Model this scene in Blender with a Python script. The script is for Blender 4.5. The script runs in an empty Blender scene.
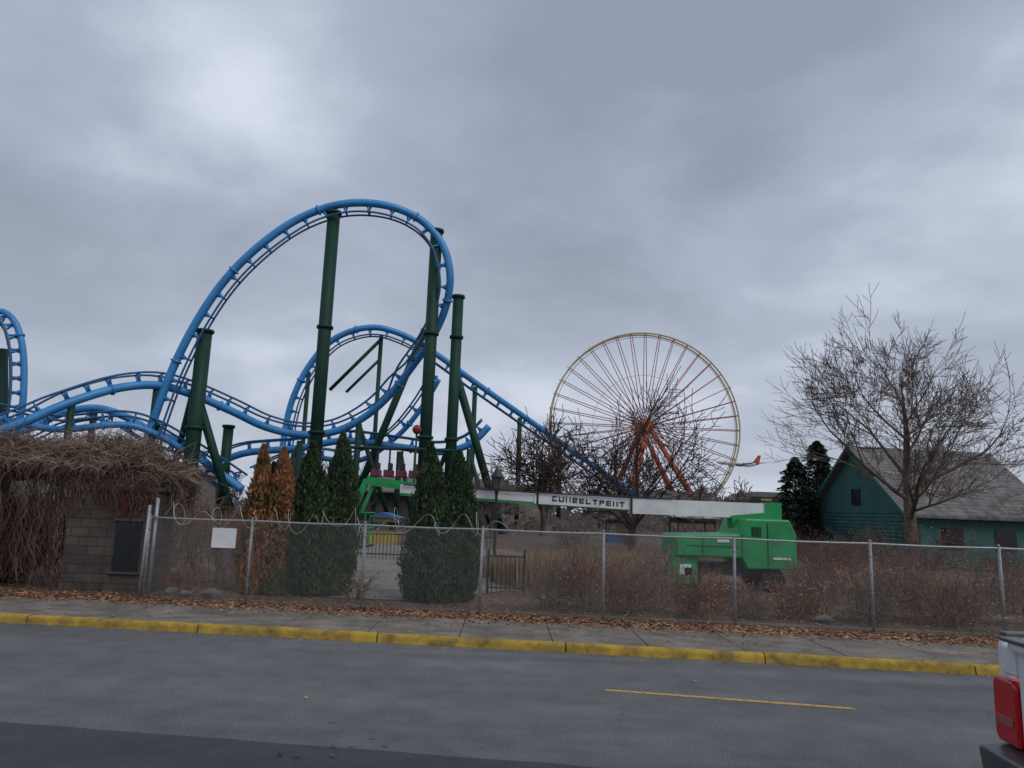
import bpy, math, random
from mathutils import Matrix, Vector, noise
V=Vector
sc=bpy.context.scene
RNG=random.Random(7)

# ---------------------------------------------------------------- materials
def mat(name,c1,c2=None,scale=5.0,rough=0.8,metal=0.0,island=0.0,bump=0.0,detail=6,bscale=None,lo=0.35,hi=0.65,spec=0.5,dirt=0.0):
    m=bpy.data.materials.new(name); m.use_nodes=True
    nt=m.node_tree; n=nt.nodes; l=nt.links
    b=n['Principled BSDF']; b.inputs['Roughness'].default_value=rough; b.inputs['Metallic'].default_value=metal
    b.inputs['Specular IOR Level'].default_value=spec
    c2=c2 or tuple(x*0.75 for x in c1)
    tc=n.new('ShaderNodeTexCoord')
    nz=n.new('ShaderNodeTexNoise'); nz.inputs['Scale'].default_value=scale; nz.inputs['Detail'].default_value=detail
    l.new(tc.outputs['Object'],nz.inputs['Vector'])
    r=n.new('ShaderNodeValToRGB'); r.color_ramp.elements[0].position=lo; r.color_ramp.elements[1].position=hi
    r.color_ramp.elements[0].color=(*c1,1); r.color_ramp.elements[1].color=(*c2,1)
    l.new(nz.outputs['Fac'],r.inputs['Fac']); out=r.outputs['Color']
    if dirt>0:
        dn=n.new('ShaderNodeTexNoise'); dn.inputs['Scale'].default_value=2.3; dn.inputs['Detail'].default_value=12; dn.inputs['Roughness'].default_value=.7
        l.new(tc.outputs['Object'],dn.inputs['Vector'])
        dr=n.new('ShaderNodeMapRange'); dr.inputs['From Min'].default_value=.42; dr.inputs['From Max'].default_value=.68; dr.inputs['To Max'].default_value=dirt
        l.new(dn.outputs['Fac'],dr.inputs['Value'])
        dm=n.new('ShaderNodeMix'); dm.data_type='RGBA'; l.new(dr.outputs[0],dm.inputs[0]); l.new(out,dm.inputs[6]); dm.inputs[7].default_value=(.07,.055,.042,1); out=dm.outputs[2]
    if island>0:
        g=n.new('ShaderNodeNewGeometry'); mr=n.new('ShaderNodeMapRange')
        mr.inputs['To Min'].default_value=1-island; mr.inputs['To Max'].default_value=1+island
        l.new(g.outputs['Random Per Island'],mr.inputs['Value'])
        vm=n.new('ShaderNodeVectorMath'); vm.operation='SCALE'
        l.new(out,vm.inputs[0]); l.new(mr.outputs['Result'],vm.inputs['Scale']); out=vm.outputs['Vector']
    l.new(out,b.inputs['Base Color'])
    if bump>0:
        nb=n.new('ShaderNodeTexNoise'); nb.inputs['Scale'].default_value=bscale or scale*6; nb.inputs['Detail'].default_value=4
        l.new(tc.outputs['Object'],nb.inputs['Vector'])
        bp=n.new('ShaderNodeBump'); bp.inputs['Strength'].default_value=bump; bp.inputs['Distance'].default_value=0.02
        l.new(nb.outputs['Fac'],bp.inputs['Height']); l.new(bp.outputs['Normal'],b.inputs['Normal'])
    return m

def asphalt(name,base):
    m=mat(name,base,tuple(x*0.8 for x in base),scale=0.5,rough=0.62,bump=0.6,bscale=90)
    nt=m.node_tree; n=nt.nodes; l=nt.links; b=n['Principled BSDF']
    src=b.inputs['Base Color'].links[0].from_socket
    tc=n.new('ShaderNodeTexCoord')
    s=n.new('ShaderNodeTexNoise'); s.inputs['Scale'].default_value=45; s.inputs['Detail'].default_value=4
    l.new(tc.outputs['Object'],s.inputs['Vector'])
    mr=n.new('ShaderNodeMapRange'); mr.inputs['From Min'].default_value=.3; mr.inputs['From Max'].default_value=.7
    mr.inputs['To Min'].default_value=.55; mr.inputs['To Max'].default_value=1.45
    l.new(s.outputs['Fac'],mr.inputs['Value'])
    mp=n.new('ShaderNodeMapping'); mp.inputs['Rotation'].default_value=(0,0,math.radians(6.2)); mp.inputs['Scale'].default_value=(0.06,1.1,1)
    l.new(tc.outputs['Object'],mp.inputs['Vector'])
    st=n.new('ShaderNodeTexNoise'); st.inputs['Scale'].default_value=1.0; st.inputs['Detail'].default_value=5
    l.new(mp.outputs['Vector'],st.inputs['Vector'])
    m2=n.new('ShaderNodeMapRange'); m2.inputs['From Min'].default_value=.3; m2.inputs['From Max'].default_value=.7
    m2.inputs['To Min'].default_value=.72; m2.inputs['To Max'].default_value=1.22
    l.new(st.outputs['Fac'],m2.inputs['Value'])
    mu=n.new('ShaderNodeMath'); mu.operation='MULTIPLY'; l.new(mr.outputs[0],mu.inputs[0]); l.new(m2.outputs[0],mu.inputs[1])
    pn=n.new('ShaderNodeTexNoise'); pn.inputs['Scale'].default_value=2.2; pn.inputs['Detail'].default_value=10; l.new(tc.outputs['Object'],pn.inputs['Vector'])
    m3=n.new('ShaderNodeMapRange'); m3.inputs['From Min'].default_value=.35; m3.inputs['From Max'].default_value=.65
    m3.inputs['To Min'].default_value=.84; m3.inputs['To Max'].default_value=1.12; l.new(pn.outputs['Fac'],m3.inputs['Value'])
    mu2=n.new('ShaderNodeMath'); mu2.operation='MULTIPLY'; l.new(mu.outputs[0],mu2.inputs[0]); l.new(m3.outputs[0],mu2.inputs[1])
    vm=n.new('ShaderNodeVectorMath'); vm.operation='SCALE'; l.new(src,vm.inputs[0]); l.new(mu2.outputs[0],vm.inputs['Scale'])
    l.new(vm.outputs['Vector'],b.inputs['Base Color'])
    return m

def bricks(name,c1,c2,mortar,sx,sy):
    m=mat(name,c1,c2,rough=.9); nt=m.node_tree; n=nt.nodes; l=nt.links; b=n['Principled BSDF']
    tc=n.new('ShaderNodeTexCoord'); sp=n.new('ShaderNodeSeparateXYZ'); cb=n.new('ShaderNodeCombineXYZ'); ad=n.new('ShaderNodeMath')
    l.new(tc.outputs['Object'],sp.inputs[0]); l.new(sp.outputs['X'],ad.inputs[0]); l.new(sp.outputs['Y'],ad.inputs[1])
    l.new(ad.outputs[0],cb.inputs['X']); l.new(sp.outputs['Z'],cb.inputs['Y'])
    br=n.new('ShaderNodeTexBrick'); br.inputs['Scale'].default_value=1; br.inputs['Brick Width'].default_value=sx; br.inputs['Row Height'].default_value=sy
    br.inputs['Mortar Size'].default_value=.012; br.inputs['Color1'].default_value=(*c1,1); br.inputs['Color2'].default_value=(*c2,1); br.inputs['Mortar'].default_value=(*mortar,1)
    l.new(cb.outputs[0],br.inputs['Vector'])
    nz=n.new('ShaderNodeTexNoise'); nz.inputs['Scale'].default_value=2; nz.inputs['Detail'].default_value=8; l.new(tc.outputs['Object'],nz.inputs['Vector'])
    mr=n.new('ShaderNodeMapRange'); mr.inputs['From Min'].default_value=.3; mr.inputs['From Max'].default_value=.7; mr.inputs['To Min'].default_value=.6; mr.inputs['To Max'].default_value=1.3; l.new(nz.outputs['Fac'],mr.inputs['Value'])
    vm=n.new('ShaderNodeVectorMath'); vm.operation='SCALE'; l.new(br.outputs['Color'],vm.inputs[0]); l.new(mr.outputs[0],vm.inputs['Scale'])
    l.new(vm.outputs['Vector'],b.inputs['Base Color'])
    return m

M={}
M['asph']=asphalt('road_asphalt',(.138,.137,.142))
M['asph2']=asphalt('fresh_asphalt',(.050,.051,.054))
M['conc']=mat('sidewalk_concrete',(.25,.22,.185),(.155,.136,.115),scale=1.2,rough=.9,bump=.3,detail=10,dirt=.75)
M['curb']=mat('curb_yellow',(.50,.33,.045),(.30,.21,.05),scale=5,rough=.85,bump=.3,detail=10,lo=.42,hi=.7,dirt=.85,spec=.3)
M['paint']=mat('line_yellow',(.55,.34,.07),(.22,.17,.1),scale=14,rough=.7,detail=10,lo=.45,hi=.68)
M['mulch']=mat('ground_mulch',(.062,.040,.027),(.135,.09,.06),scale=.7,rough=1,bump=.8,bscale=25,detail=12)
M['path']=mat('path_concrete',(.26,.24,.215),(.17,.155,.135),scale=1,rough=.9,detail=10,dirt=.6)
M['leaf']=mat('dead_leaf',(.24,.10,.045),(.36,.19,.095),scale=1.5,rough=.9,island=.6)
M['steel']=mat('galvanised',(.38,.39,.40),(.26,.27,.28),scale=20,rough=.5,metal=.5)
M['wire']=mat('wire',(.20,.205,.205),rough=.55,metal=.3)
M['razor']=mat('razor_wire',(.62,.60,.56),rough=.5,metal=.2)
M['blue']=mat('coaster_blue',(.050,.30,.66),(.036,.22,.52),scale=.5,rough=.4)
M['navy']=mat('coaster_rail',(.026,.13,.30),rough=.45)
M['green']=mat('support_green',(.006,.036,.024),(.010,.050,.034),scale=.4,rough=.6,spec=.3)
M['lift']=mat('lift_green',(.012,.34,.095),(.010,.25,.07),scale=2,rough=.4,dirt=.3)
M['white']=mat('white_paint',(.74,.75,.76),(.60,.61,.62),scale=2,rough=.45)
M['black']=mat('black',(.02,.02,.022),rough=.5)
M['rubber']=mat('rubber',(.025,.025,.026),rough=.85)
M['red']=mat('red_paint',(.24,.03,.028),rough=.5)
M['orange']=mat('wheel_leg_orange',(.45,.085,.03),(.35,.07,.03),scale=.5,rough=.6)
M['spoke']=mat('wheel_spoke',(.40,.11,.085),rough=.6)
M['rim']=mat('wheel_rim',(.55,.50,.30),rough=.6)
M['bark']=mat('bark',(.095,.075,.06),(.165,.135,.11),scale=6,rough=1)
M['twig']=mat('twig',(.115,.085,.07),(.18,.14,.12),scale=1,rough=1,island=.25)
M['dtwig']=mat('dark_twig',(.058,.036,.030),(.095,.062,.052),scale=1,rough=1,island=.25)
M['fartwig']=mat('far_twig',(.12,.098,.09),(.17,.142,.13),scale=.05,rough=1)
M['redtwig']=mat('red_twig',(.105,.046,.032),(.18,.098,.065),scale=1,rough=1,island=.35)
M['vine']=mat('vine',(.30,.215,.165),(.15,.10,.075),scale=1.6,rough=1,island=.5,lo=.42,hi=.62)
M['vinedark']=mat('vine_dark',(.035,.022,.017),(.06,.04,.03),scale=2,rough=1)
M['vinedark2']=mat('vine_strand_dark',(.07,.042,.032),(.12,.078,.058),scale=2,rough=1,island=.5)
M['ivyred']=mat('ivy_red',(.13,.03,.02),(.08,.03,.02),scale=3,rough=.8,island=.4)
M['thuja']=mat('thuja',(.020,.048,.018),(.055,.092,.034),scale=3.2,rough=.9,island=.5,lo=.38,hi=.66)
M['thujab']=mat('thuja_brown',(.30,.13,.05),(.09,.085,.03),scale=1.6,rough=.9,island=.4,lo=.48,hi=.62)
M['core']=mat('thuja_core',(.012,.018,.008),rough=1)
M['conif']=mat('conifer',(.014,.030,.018),(.026,.045,.028),scale=1,rough=.9,island=.4)
M['block']=bricks('block_wall',(.062,.049,.042),(.09,.071,.06),(.036,.03,.026),.4,.2)
M['siding']=mat('siding_green',(.033,.115,.105),(.045,.145,.135),scale=1,rough=.8)
M['shingle']=bricks('shingle',(.15,.14,.137),(.19,.178,.172),(.08,.075,.074),.5,.18)
M['glass']=mat('dark_glass',(.015,.018,.022),rough=.2)
M['grass']=mat('dry_grass',(.36,.25,.135),(.24,.165,.09),scale=2,rough=1,island=.35)
M['truck']=mat('truck_white',(.66,.67,.69),(.62,.63,.65),rough=.25)
M['chrome']=mat('truck_grey',(.12,.125,.13),rough=.3,metal=.5)
M['tail']=mat('tail_red',(.50,.008,.012),(.38,.006,.01),scale=30,rough=.12)
M['tail2']=mat('tail_clear',(.35,.10,.10),rough=.1)
M['rock']=mat('rock',(.22,.21,.20),(.12,.115,.11),scale=3,rough=1,bump=.5)
M['booth_y']=mat('booth_yellow',(.45,.32,.07),rough=.6)
M['booth_b']=mat('booth_blue',(.035,.11,.28),rough=.6)
M['station']=mat('station_wall',(.10,.09,.085),(.06,.055,.05),scale=.5,rough=.9)
M['magenta']=mat('train_magenta',(.20,.02,.06),rough=.4)

# ---------------------------------------------------------------- mesh builder
class MB:
    def __init__(s): s.v=[]; s.f=[]; s.m=[]
    def face(s,pts,mi=0):
        b=len(s.v); s.v.extend([tuple(p) for p in pts]); s.f.append(tuple(range(b,b+len(pts)))); s.m.append(mi)
    def tube(s,pts,rad,sides=6,mi=0,cap=True):
        n=len(pts)
        if not isinstance(rad,(list,tuple)): rad=[rad]*n
        b=len(s.v); ref=None
        cs=[(math.cos(2*math.pi*k/sides),math.sin(2*math.pi*k/sides)) for k in range(sides)]
        for i,p in enumerate(pts):
            t=(V(pts[min(i+1,n-1)])-V(pts[max(i-1,0)]))
            if t.length<1e-9: t=V((0,0,1))
            t.normalize()
            if ref is None:
                ref=V((0,0,1)) if abs(t.z)<.9 else V((1,0,0))
            a=ref-t*ref.dot(t)
            if a.length<1e-4: a=t.orthogonal()
            a.normalize(); c=t.cross(a); ref=a
            for (ca,sa) in cs:
                q=V(p)+(a*ca+c*sa)*rad[i]; s.v.append((q.x,q.y,q.z))
        for i in range(n-1):
            for k in range(sides):
                k2=(k+1)%sides
                s.f.append((b+i*sides+k,b+i*sides+k2,b+(i+1)*sides+k2,b+(i+1)*sides+k)); s.m.append(mi)
        if cap and sides>3:
            s.f.append(tuple(b+k for k in range(sides))[::-1]); s.m.append(mi)
            s.f.append(tuple(b+(n-1)*sides+k for k in range(sides))); s.m.append(mi)
    def box(s,c,d,mi=0,rz=0,ry=0):
        Rm=Matrix.Rotation(rz,3,'Z')@Matrix.Rotation(ry,3,'Y'); b=len(s.v)
        for x in (-.5,.5):
            for y in (-.5,.5):
                for z in (-.5,.5):
                    q=Rm@V((x*d[0],y*d[1],z*d[2]))+V(c); s.v.append(tuple(q))
        for f in ((0,1,3,2),(4,6,7,5),(0,4,5,1),(2,3,7,6),(0,2,6,4),(1,5,7,3)):
            s.f.append(tuple(b+i for i in f)); s.m.append(mi)
    def prism(s,poly,y0,y1,mi=0,ax='y'):
        n=len(poly); b=len(s.v)
        for y in (y0,y1):
            for (a,c) in poly:
                s.v.append((a,y,c) if ax=='y' else (y,a,c))
        s.f.append(tuple(b+i for i in range(n))); s.m.append(mi)
        s.f.append(tuple(b+n+i for i in range(n))[::-1]); s.m.append(mi)
        for i in range(n):
            j=(i+1)%n; s.f.append((b+i,b+n+i,b+n+j,b+j)); s.m.append(mi)
    def cyl(s,c,r,h,axis='z',sides=20,mi=0):
        d={'x':V((1,0,0)),'y':V((0,1,0)),'z':V((0,0,1))}[axis]
        s.tube([V(c)-d*h/2,V(c)+d*h/2],r,sides,mi)
    def obj(s,name,mats,parent=None,smooth=False,bevel=0,loc=(0,0,0),rz=0):
        me=bpy.data.meshes.new(name); me.from_pydata(s.v,[],s.f)
        for k in (mats if isinstance(mats,(list,tuple)) else [mats]): me.materials.append(M[k])
        me.polygons.foreach_set('material_index',s.m)
        if smooth: me.polygons.foreach_set('use_smooth',[True]*len(s.f))
        me.update()
        o=bpy.data.objects.new(name,me); sc.collection.objects.link(o); o.location=loc; o.rotation_euler=(0,0,rz)
        if parent: o.parent=parent
        if bevel:
            bm=o.modifiers.new('bevel','BEVEL'); bm.width=bevel; bm.segments=2; bm.limit_method='ANGLE'
        return o
def empty(name,loc=(0,0,0),rz=0):
    e=bpy.data.objects.new(name,None); sc.collection.objects.link(e); e.location=loc; e.rotation_euler=(0,0,rz); return e

# ---------------------------------------------------------------- ground, road, sidewalk
S=-.105
def curbY(x): return 12.55+S*x
def walkY(x): return 14.75+S*x
def fenceY(x): return 15.4-.08*x
g=MB()
xs=[-3000,-300,-40,-20,0,20,40,300,3000]
def clampx(x): return max(-300,min(300,x))
rows=[lambda x:(-800,-.03),lambda x:(curbY(clampx(x))+.05,-.03),lambda x:(curbY(clampx(x))+.051,.118),lambda x:(walkY(clampx(x))+1.5,.122),lambda x:(400,.15),lambda x:(5000,.15)]
for r in rows:
    for x in xs:
        y,z=r(x); g.v.append((x,y,z))
nx=len(xs)
for i in range(len(rows)-1):
    for j in range(nx-1):
        g.f.append((i*nx+j,i*nx+j+1,(i+1)*nx+j+1,(i+1)*nx+j)); g.m.append(0)
g.obj('ground','mulch')
g=MB(); g.face([(-200,-40,0),(200,-40,0),(200,curbY(200),0),(-200,curbY(-200),0)]); g.obj('road','asph')
g=MB(); ex=[-60+i*.25 for i in range(481)]
top=[(x,7.03-.125*x+.03*noise.noise(V((x*1.3,0,0)))+.02*noise.noise(V((x*7,3,0))),.004) for x in ex]
for i in range(480): g.face([(ex[i],-30,.004),(ex[i+1],-30,.004),top[i+1],top[i]])
g.obj('asphalt_lane','asph2')
g=MB()
def line(g,x0,y0,x1,y1,w,z):
    n=40
    for i in range(n):
        a=i/n; c=(i+1)/n
        e0=w*(1+.15*noise.noise(V((i*.9,1,0)))); e1=w*(1+.15*noise.noise(V(((i+1)*.9,1,0))))
        g.face([(x0+(x1-x0)*a,y0+(y1-y0)*a-e0,z),(x0+(x1-x0)*c,y0+(y1-y0)*c-e1,z),(x0+(x1-x0)*c,y0+(y1-y0)*c+e1,z),(x0+(x1-x0)*a,y0+(y1-y0)*a+e0,z)])
line(g,1.3,9.85,4.2,9.33,.05,.004)
line(g,13.5,7.7,16.4,7.2,.05,.004)
g.obj('road_marking','paint')
g=MB(); x=-60.0
while x<60:
    L=3.05
    a=x+.012; c=x+L-.012
    dz=RNG.uniform(-.008,.008); dy=RNG.uniform(-.012,.012)
    prof=[(0,0),(.015,.09),(.03,.12),(.05,.132),(.16,.137),(.16,0)]
    n=len(prof); nseg=6
    bse=len(g.v)
    for k in range(nseg+1):
        xx=a+(c-a)*k/nseg
        for (yy,zz) in prof: g.v.append((xx,curbY(xx)-.12+yy+dy+.008*noise.noise(V((xx*2,yy*9,0))),zz+(dz+.010*noise.noise(V((xx*3,zz,5))) if zz else 0)))
    for k in range(nseg):
        for i in range(n):
            j=(i+1)%n; q=bse+k*n; g.f.append((q+i,q+j,q+n+j,q+n+i)); g.m.append(0)
    g.f.append(tuple(bse+i for i in range(n))[::-1]); g.m.append(0); g.f.append(tuple(bse+nseg*n+i for i in range(n))); g.m.append(0)
    x+=L
g.obj('curb','curb')
g=MB(); x=-60.0
while x<60:
    L=1.52; a=x+.011; c=x+L-.011
    pts=[(a,curbY(a)+.05),(c,curbY(c)+.05),(c,walkY(c)),(a,walkY(a))]
    z=.132+RNG.uniform(-.003,.003)
    b=len(g.v)
    for zz in (.05,z):
        for p in pts: g.v.append((p[0],p[1],zz))
    g.f.append((b+4,b+5,b+6,b+7)); g.m.append(0)
    for i in range(4):
        j=(i+1)%4; g.f.append((b+i,b+j,b+4+j,b+4+i)); g.m.append(0)
    x+=L
g.obj('sidewalk','conc')
g=MB(); g.face([(-4.0,17.4,.137),(-1.0,17.2,.137),(-.8,19,.137),(.6,21,.137),(1.5,26,.137),(2,34,.137),(0,42,.137),(-9,44,.137),(-6,27,.137),(-3.7,20,.137)]); g.obj('path','path')

g=MB()
def leaf(x,y,z,s):
    a=RNG.uniform(0,6.28); t=RNG.uniform(-.5,.5); u=V((math.cos(a),math.sin(a),t*.6)); w=V((-math.sin(a),math.cos(a),RNG.uniform(-.5,.5)))
    p=V((x,y,z+s*.4))
    g.face([p-u*s,p-w*s*.5,p+u*s,p+w*s*.6])
for i in range(27000):
    x=RNG.uniform(-13,13); q=RNG.random()
    if q<.55: d=RNG.gauss(.33,.36)
    else: d=RNG.uniform(0,7.5)
    y=walkY(x)-.15+d
    dens=.35+.9*abs(noise.noise(V((x*.9,y*.9,0))))+.3*noise.noise(V((x*3,y*3,2)))
    if RNG.random()>dens+.25: continue
    if d<0 and RNG.random()<.4: continue
    if -4.0<x<-.8 and y>17.3 and RNG.random()<.75: continue
    leaf(x,y,.13,RNG.uniform(.022,.05))
for i in range(1300):
    x=RNG.uniform(-13,13); t=RNG.random()**2.2; leaf(x,walkY(x)-t*(walkY(x)-curbY(x)),.137,RNG.uniform(.015,.035))
for i in range(260):
    x=RNG.uniform(-13,12); leaf(x,curbY(x)-.15-abs(RNG.gauss(0,.10)),.0,RNG.uniform(.015,.03))
for (x,y) in [(1.35,8.7),(-1.2,7.5),(-1.35,7.25),(-1.05,7.3),(-1.7,8.0),(-2.2,8.9),(2.6,10.5),(-1.5,7.22),(-1.9,6.95),(-1.75,6.9),(-1.45,6.95)]: leaf(x,y,.006,.04)
for i in range(60): leaf(RNG.uniform(-8,7),RNG.uniform(6.3,12.5),.006,RNG.uniform(.006,.014))
g.obj('fallen_leaves','leaf')

# ---------------------------------------------------------------- chain link fence
posts=[-7.5,-5.3,-2.9,-.5,1.95,4.5,7.1,9.5,11.9,14.3]
F=empty('chain_link_fence')
g=MB()
FT=1.80
for i,x in enumerate(posts):
    y=fenceY(x); dx=RNG.uniform(-.02,.02); g.tube([(x,y,.1),(x+dx,y,FT+.04)],.03,10); g.tube([(x+dx,y,FT+.03),(x+dx,y,FT+.07)],[.036,.012],10)
    for z in (.5,.85,1.2,1.55): g.tube([(x,y,z-.012),(x,y,z+.012)],.035,10)
x0=posts[0]; g.tube([(x0+.09,fenceY(x0)+.06,.1),(x0+.07,fenceY(x0)+.06,2.2)],.038,10)
g.tube([(x0-.05,fenceY(x0)-.05,.1),(x0-.03,fenceY(x0)-.05,2.05)],.033,10)
g.obj('posts','steel',F,True)
g=MB(); tp=[]
for i in range(len(posts)-1):
    for k in range(4):
        x=posts[i]+(posts[i+1]-posts[i])*k/4; tp.append((x,fenceY(x),FT-.015*math.sin(math.pi*k/4)))
tp.append((posts[-1],fenceY(posts[-1]),FT))
g.tube(tp,.021,8)
g.tube([(posts[0],fenceY(posts[0]),.2),(posts[-1],fenceY(posts[-1]),.2)],.004,4)
g.obj('top_rail','steel',F,True)
g=MB(); xa=posts[0]; xb=posts[-1]; z0=.16; z1=FT-.01; H=z1-z0; st=.062
x=xa-H
while x<xb:
    for sgn in (1,-1):
        ax,az,bx,bz=(x,z0,x+H,z1) if sgn>0 else (x,z1,x+H,z0)
        if ax<xa: az+= sgn*(xa-ax); ax=xa
        if bx>xb: bz-= sgn*(bx-xb); bx=xb
        if bx>ax:
            q=[]
            for k in range(5):
                t=k/4; xx=ax+(bx-ax)*t; zz=az+(bz-az)*t; w=math.sin(math.pi*t)
                q.append((xx+.02*w*noise.noise(V((xx*1.7,zz*2,4))),fenceY(xx)-.034-.02*w*noise.noise(V((xx*1.1,0,0))),zz+.02*w*noise.noise(V((xx*1.7,zz*2,9)))))
            g.tube(q,.0019,3)
    x+=st
g.obj('mesh','wire',F)
g=MB(); pts=[]; n=1100; turns=19
for i in range(n):
    t=i/(n-1); x=-7.3+t*7.4; a=t*turns*2*math.pi
    wob=.19+.07*math.sin(t*37)+.05*math.sin(t*83)
    pts.append((x+.14*math.sin(a*.5)+.08*math.sin(t*51),fenceY(x)+wob*math.cos(a),FT+.06+wob*math.sin(a)*.95+.05*math.sin(t*29)))
g.tube(pts,.0045,4); g.obj('razor_wire','razor',F)
g=MB(); g.box((-5.86,fenceY(-5.86)-.06,1.43),(.50,.012,.40)); g.obj('warning_sign','white')

# ---------------------------------------------------------------- trees
def grow(g,p,d,L,r,lvl,maxl,rng,P):
    n=4 if lvl<2 else 3
    pts=[p]; rr=[r]; q=p.copy(); dd=d.copy()
    for i in range(n):
        dd=(dd+V((rng.gauss(0,1),rng.gauss(0,1),rng.gauss(0,1)))*P['wob']+V((0,0,P['up']))).normalized()
        q=q+dd*L/n; pts.append(q.copy()); rr.append(max(P['rmin'],r*(1-.5*(i+1)/n)))
    g.tube(pts,rr,7 if r>.06 else (4 if r>.03 else 3),0 if r>.03 else 1,cap=False)
    if lvl>=maxl: return
    nb=P['nb'][min(lvl,len(P['nb'])-1)]
    for k in range(nb):
        t=1.0 if k==0 else rng.uniform(P['t0'],1.0)
        idx=t*n; i0=min(int(idx),n-1); fr=idx-i0; bp=pts[i0].lerp(pts[i0+1],fr)
        ang=rng.uniform(*P['ang']) if k else rng.uniform(.05,.3)
        ax=dd.orthogonal().normalized(); ax.rotate(Matrix.Rotation(rng.uniform(0,6.283),3,dd))
        nd=dd.copy(); nd.rotate(Matrix.Rotation(ang,3,ax))
        if nd.z<-.15: nd.z*=.2; nd.normalize()
        rb=rr[i0]*(.78 if k==0 else rng.uniform(.45,.65))
        grow(g,bp,nd,L*P['lr']*(rng.uniform(.9,1.15) if k==0 else rng.uniform(.65,1.1)),max(rb,P['rmin']),lvl+1,maxl,rng,P)
def tree(name,x,y,trunkh,r,limbs,L,P,maxl,seed,limbang=(.5,1.05),mats=('bark','twig'),z=.1,hs=(.75,1.0)):
    rng=random.Random(seed); g=MB()
    pts=[V((0,0,0)),V((rng.uniform(-.03,.03),0,trunkh*.1)),V((rng.uniform(-.03,.03),0,trunkh*.5)),V((rng.uniform(-.06,.06),0,trunkh))]
    g.tube(pts,[r*1.6,r*1.15,r,r*.9],10,0,False)
    for k in range(limbs):
        a=6.283*k/limbs+rng.uniform(-.4,.4); an=rng.uniform(*limbang)
        if k==0: an=.08
        d=V((math.sin(an)*math.cos(a),math.sin(an)*math.sin(a),math.cos(an)))
        hp=pts[-1].copy(); hp.z=trunkh*rng.uniform(*hs) if k else trunkh
        grow(g,hp,d,L*rng.uniform(.85,1.1)*(1.1 if k==0 else 1),r*.55 if k else r*.8,0,maxl,rng,P)
    return g.obj(name,mats,loc=(x,y,z),smooth=True)
# large spreading tree: a leader with limbs leaving it at several heights
def leader_tree(x,y,seed):
    rng=random.Random(seed); g=MB()
    hts=[0,.25,1.2,2.4,3.6,4.8,6.0,7.2]; rad=[.38,.27,.24,.215,.18,.14,.095,.055]
    pts=[V((.05*math.sin(h*1.3),.06*math.sin(h*.9+1),h)) for h in hts]
    g.tube(pts,rad,10,0,False)
    P=dict(wob=.085,up=.035,rmin=.0088,nb=[5,4,4,3,3],t0=.2,ang=(.4,1.0),lr=.70)
    def at(h):
        for i in range(len(hts)-1):
            if h<=hts[i+1]:
                f=(h-hts[i])/(hts[i+1]-hts[i]); return pts[i].lerp(pts[i+1],f),rad[i]+(rad[i+1]-rad[i])*f
        return pts[-1],rad[-1]
    az=1.9
    for (h,an,L) in [(2.3,1.18,3.0),(2.7,1.08,2.9),(3.1,.98,2.7),(3.5,1.05,2.8),(3.9,.85,2.5),(4.4,.9,2.5),(4.9,.75,2.2),(5.5,.75,2.0),(6.1,.6,1.7),(6.7,.5,1.4),(7.2,.15,1.35)]:
        az+=2.4+rng.uniform(-.25,.25)
        p,r=at(h); d=V((math.sin(an)*math.cos(az),math.sin(an)*math.sin(az),math.cos(an)))
        grow(g,p,d,L*rng.uniform(.92,1.08),r*.52,0,5 if L>1.8 else 4,rng,P)
    g.obj('bare_tree',('bark','twig'),loc=(x,y,.1),smooth=True)
leader_tree(16.0,30,6)
Psm=dict(wob=.14,up=.03,rmin=.02,nb=[5,4,4,3],t0=.2,ang=(.5,1.2),lr=.70)
tree('bare_tree',7.4,45,1.6,.2,8,3.3,Psm,4,5,(.5,1.25),('dtwig','dtwig'))
tree('bare_tree',3.3,70,2.4,.24,7,3.6,dict(Psm,rmin=.032),4,8,(.3,.9),('dtwig','twig'))
tree('bare_tree',-1.2,62,1.5,.16,5,2.0,dict(Psm,rmin=.025),4,9,(.3,.9))
tree('bare_tree',26.5,34,2.0,.18,6,2.2,dict(Psm,rmin=.012,nb=[4,4,3,3]),4,19,(.4,1.1))
for i,(x,y) in enumerate([(-22,50),(-14.5,52),(-30,56),(-10.5,48)]):
    tree('bare_tree',x,y,1.2,.13,6,1.7,dict(Psm,rmin=.018,nb=[4,4,3]),3,40+i,(.4,1.1),('dtwig','dtwig'))

rng=random.Random(3); g=MB()
Pf=dict(wob=.12,up=.04,rmin=.055,nb=[4,4,3],t0=.2,ang=(.4,1.0),lr=.7)
for i in range(115):
    x=rng.uniform(-190,260); y=rng.uniform(190,270); h=rng.uniform(1.5,3)
    if i<32: x=rng.uniform(-75,75); y=rng.uniform(110,140)
    bp=V((x,y,.1)); g.tube([bp,bp+V((0,0,h))],.25,4,0,False)
    for k in range(5):
        a=rng.uniform(0,6.28); an=rng.uniform(.1,.9); d=V((math.sin(an)*math.cos(a),math.sin(an)*math.sin(a),math.cos(an)))
        grow(g,bp+V((0,0,h*.9)),d,rng.uniform(1.8,3.2),.16,0,3,rng,Pf)
g.obj('distant_trees',('fartwig','fartwig'))
g=MB(); rng=random.Random(5)
for i in range(11000):
    x=rng.uniform(-220,290); y=rng.uniform(150,300); zm=3.4
    if i>8500: x=rng.uniform(-60,60); y=rng.uniform(75,105); zm=1.8
    z=rng.uniform(0,zm)*rng.random()**.4+noise.noise(V((x*.03,0,0)))*1.2
    s=rng.uniform(.5,1.4)*(.4 if i>8500 else 1); a=rng.uniform(0,3.14); p=V((x,y,max(.2,z)))
    u=V((math.cos(a),math.sin(a)*.3,rng.uniform(-.5,.5)))*s; w=V((rng.uniform(-.3,.3),0,1))*s*.6
    g.face([p-u,p-w,p+u,p+w])
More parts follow.
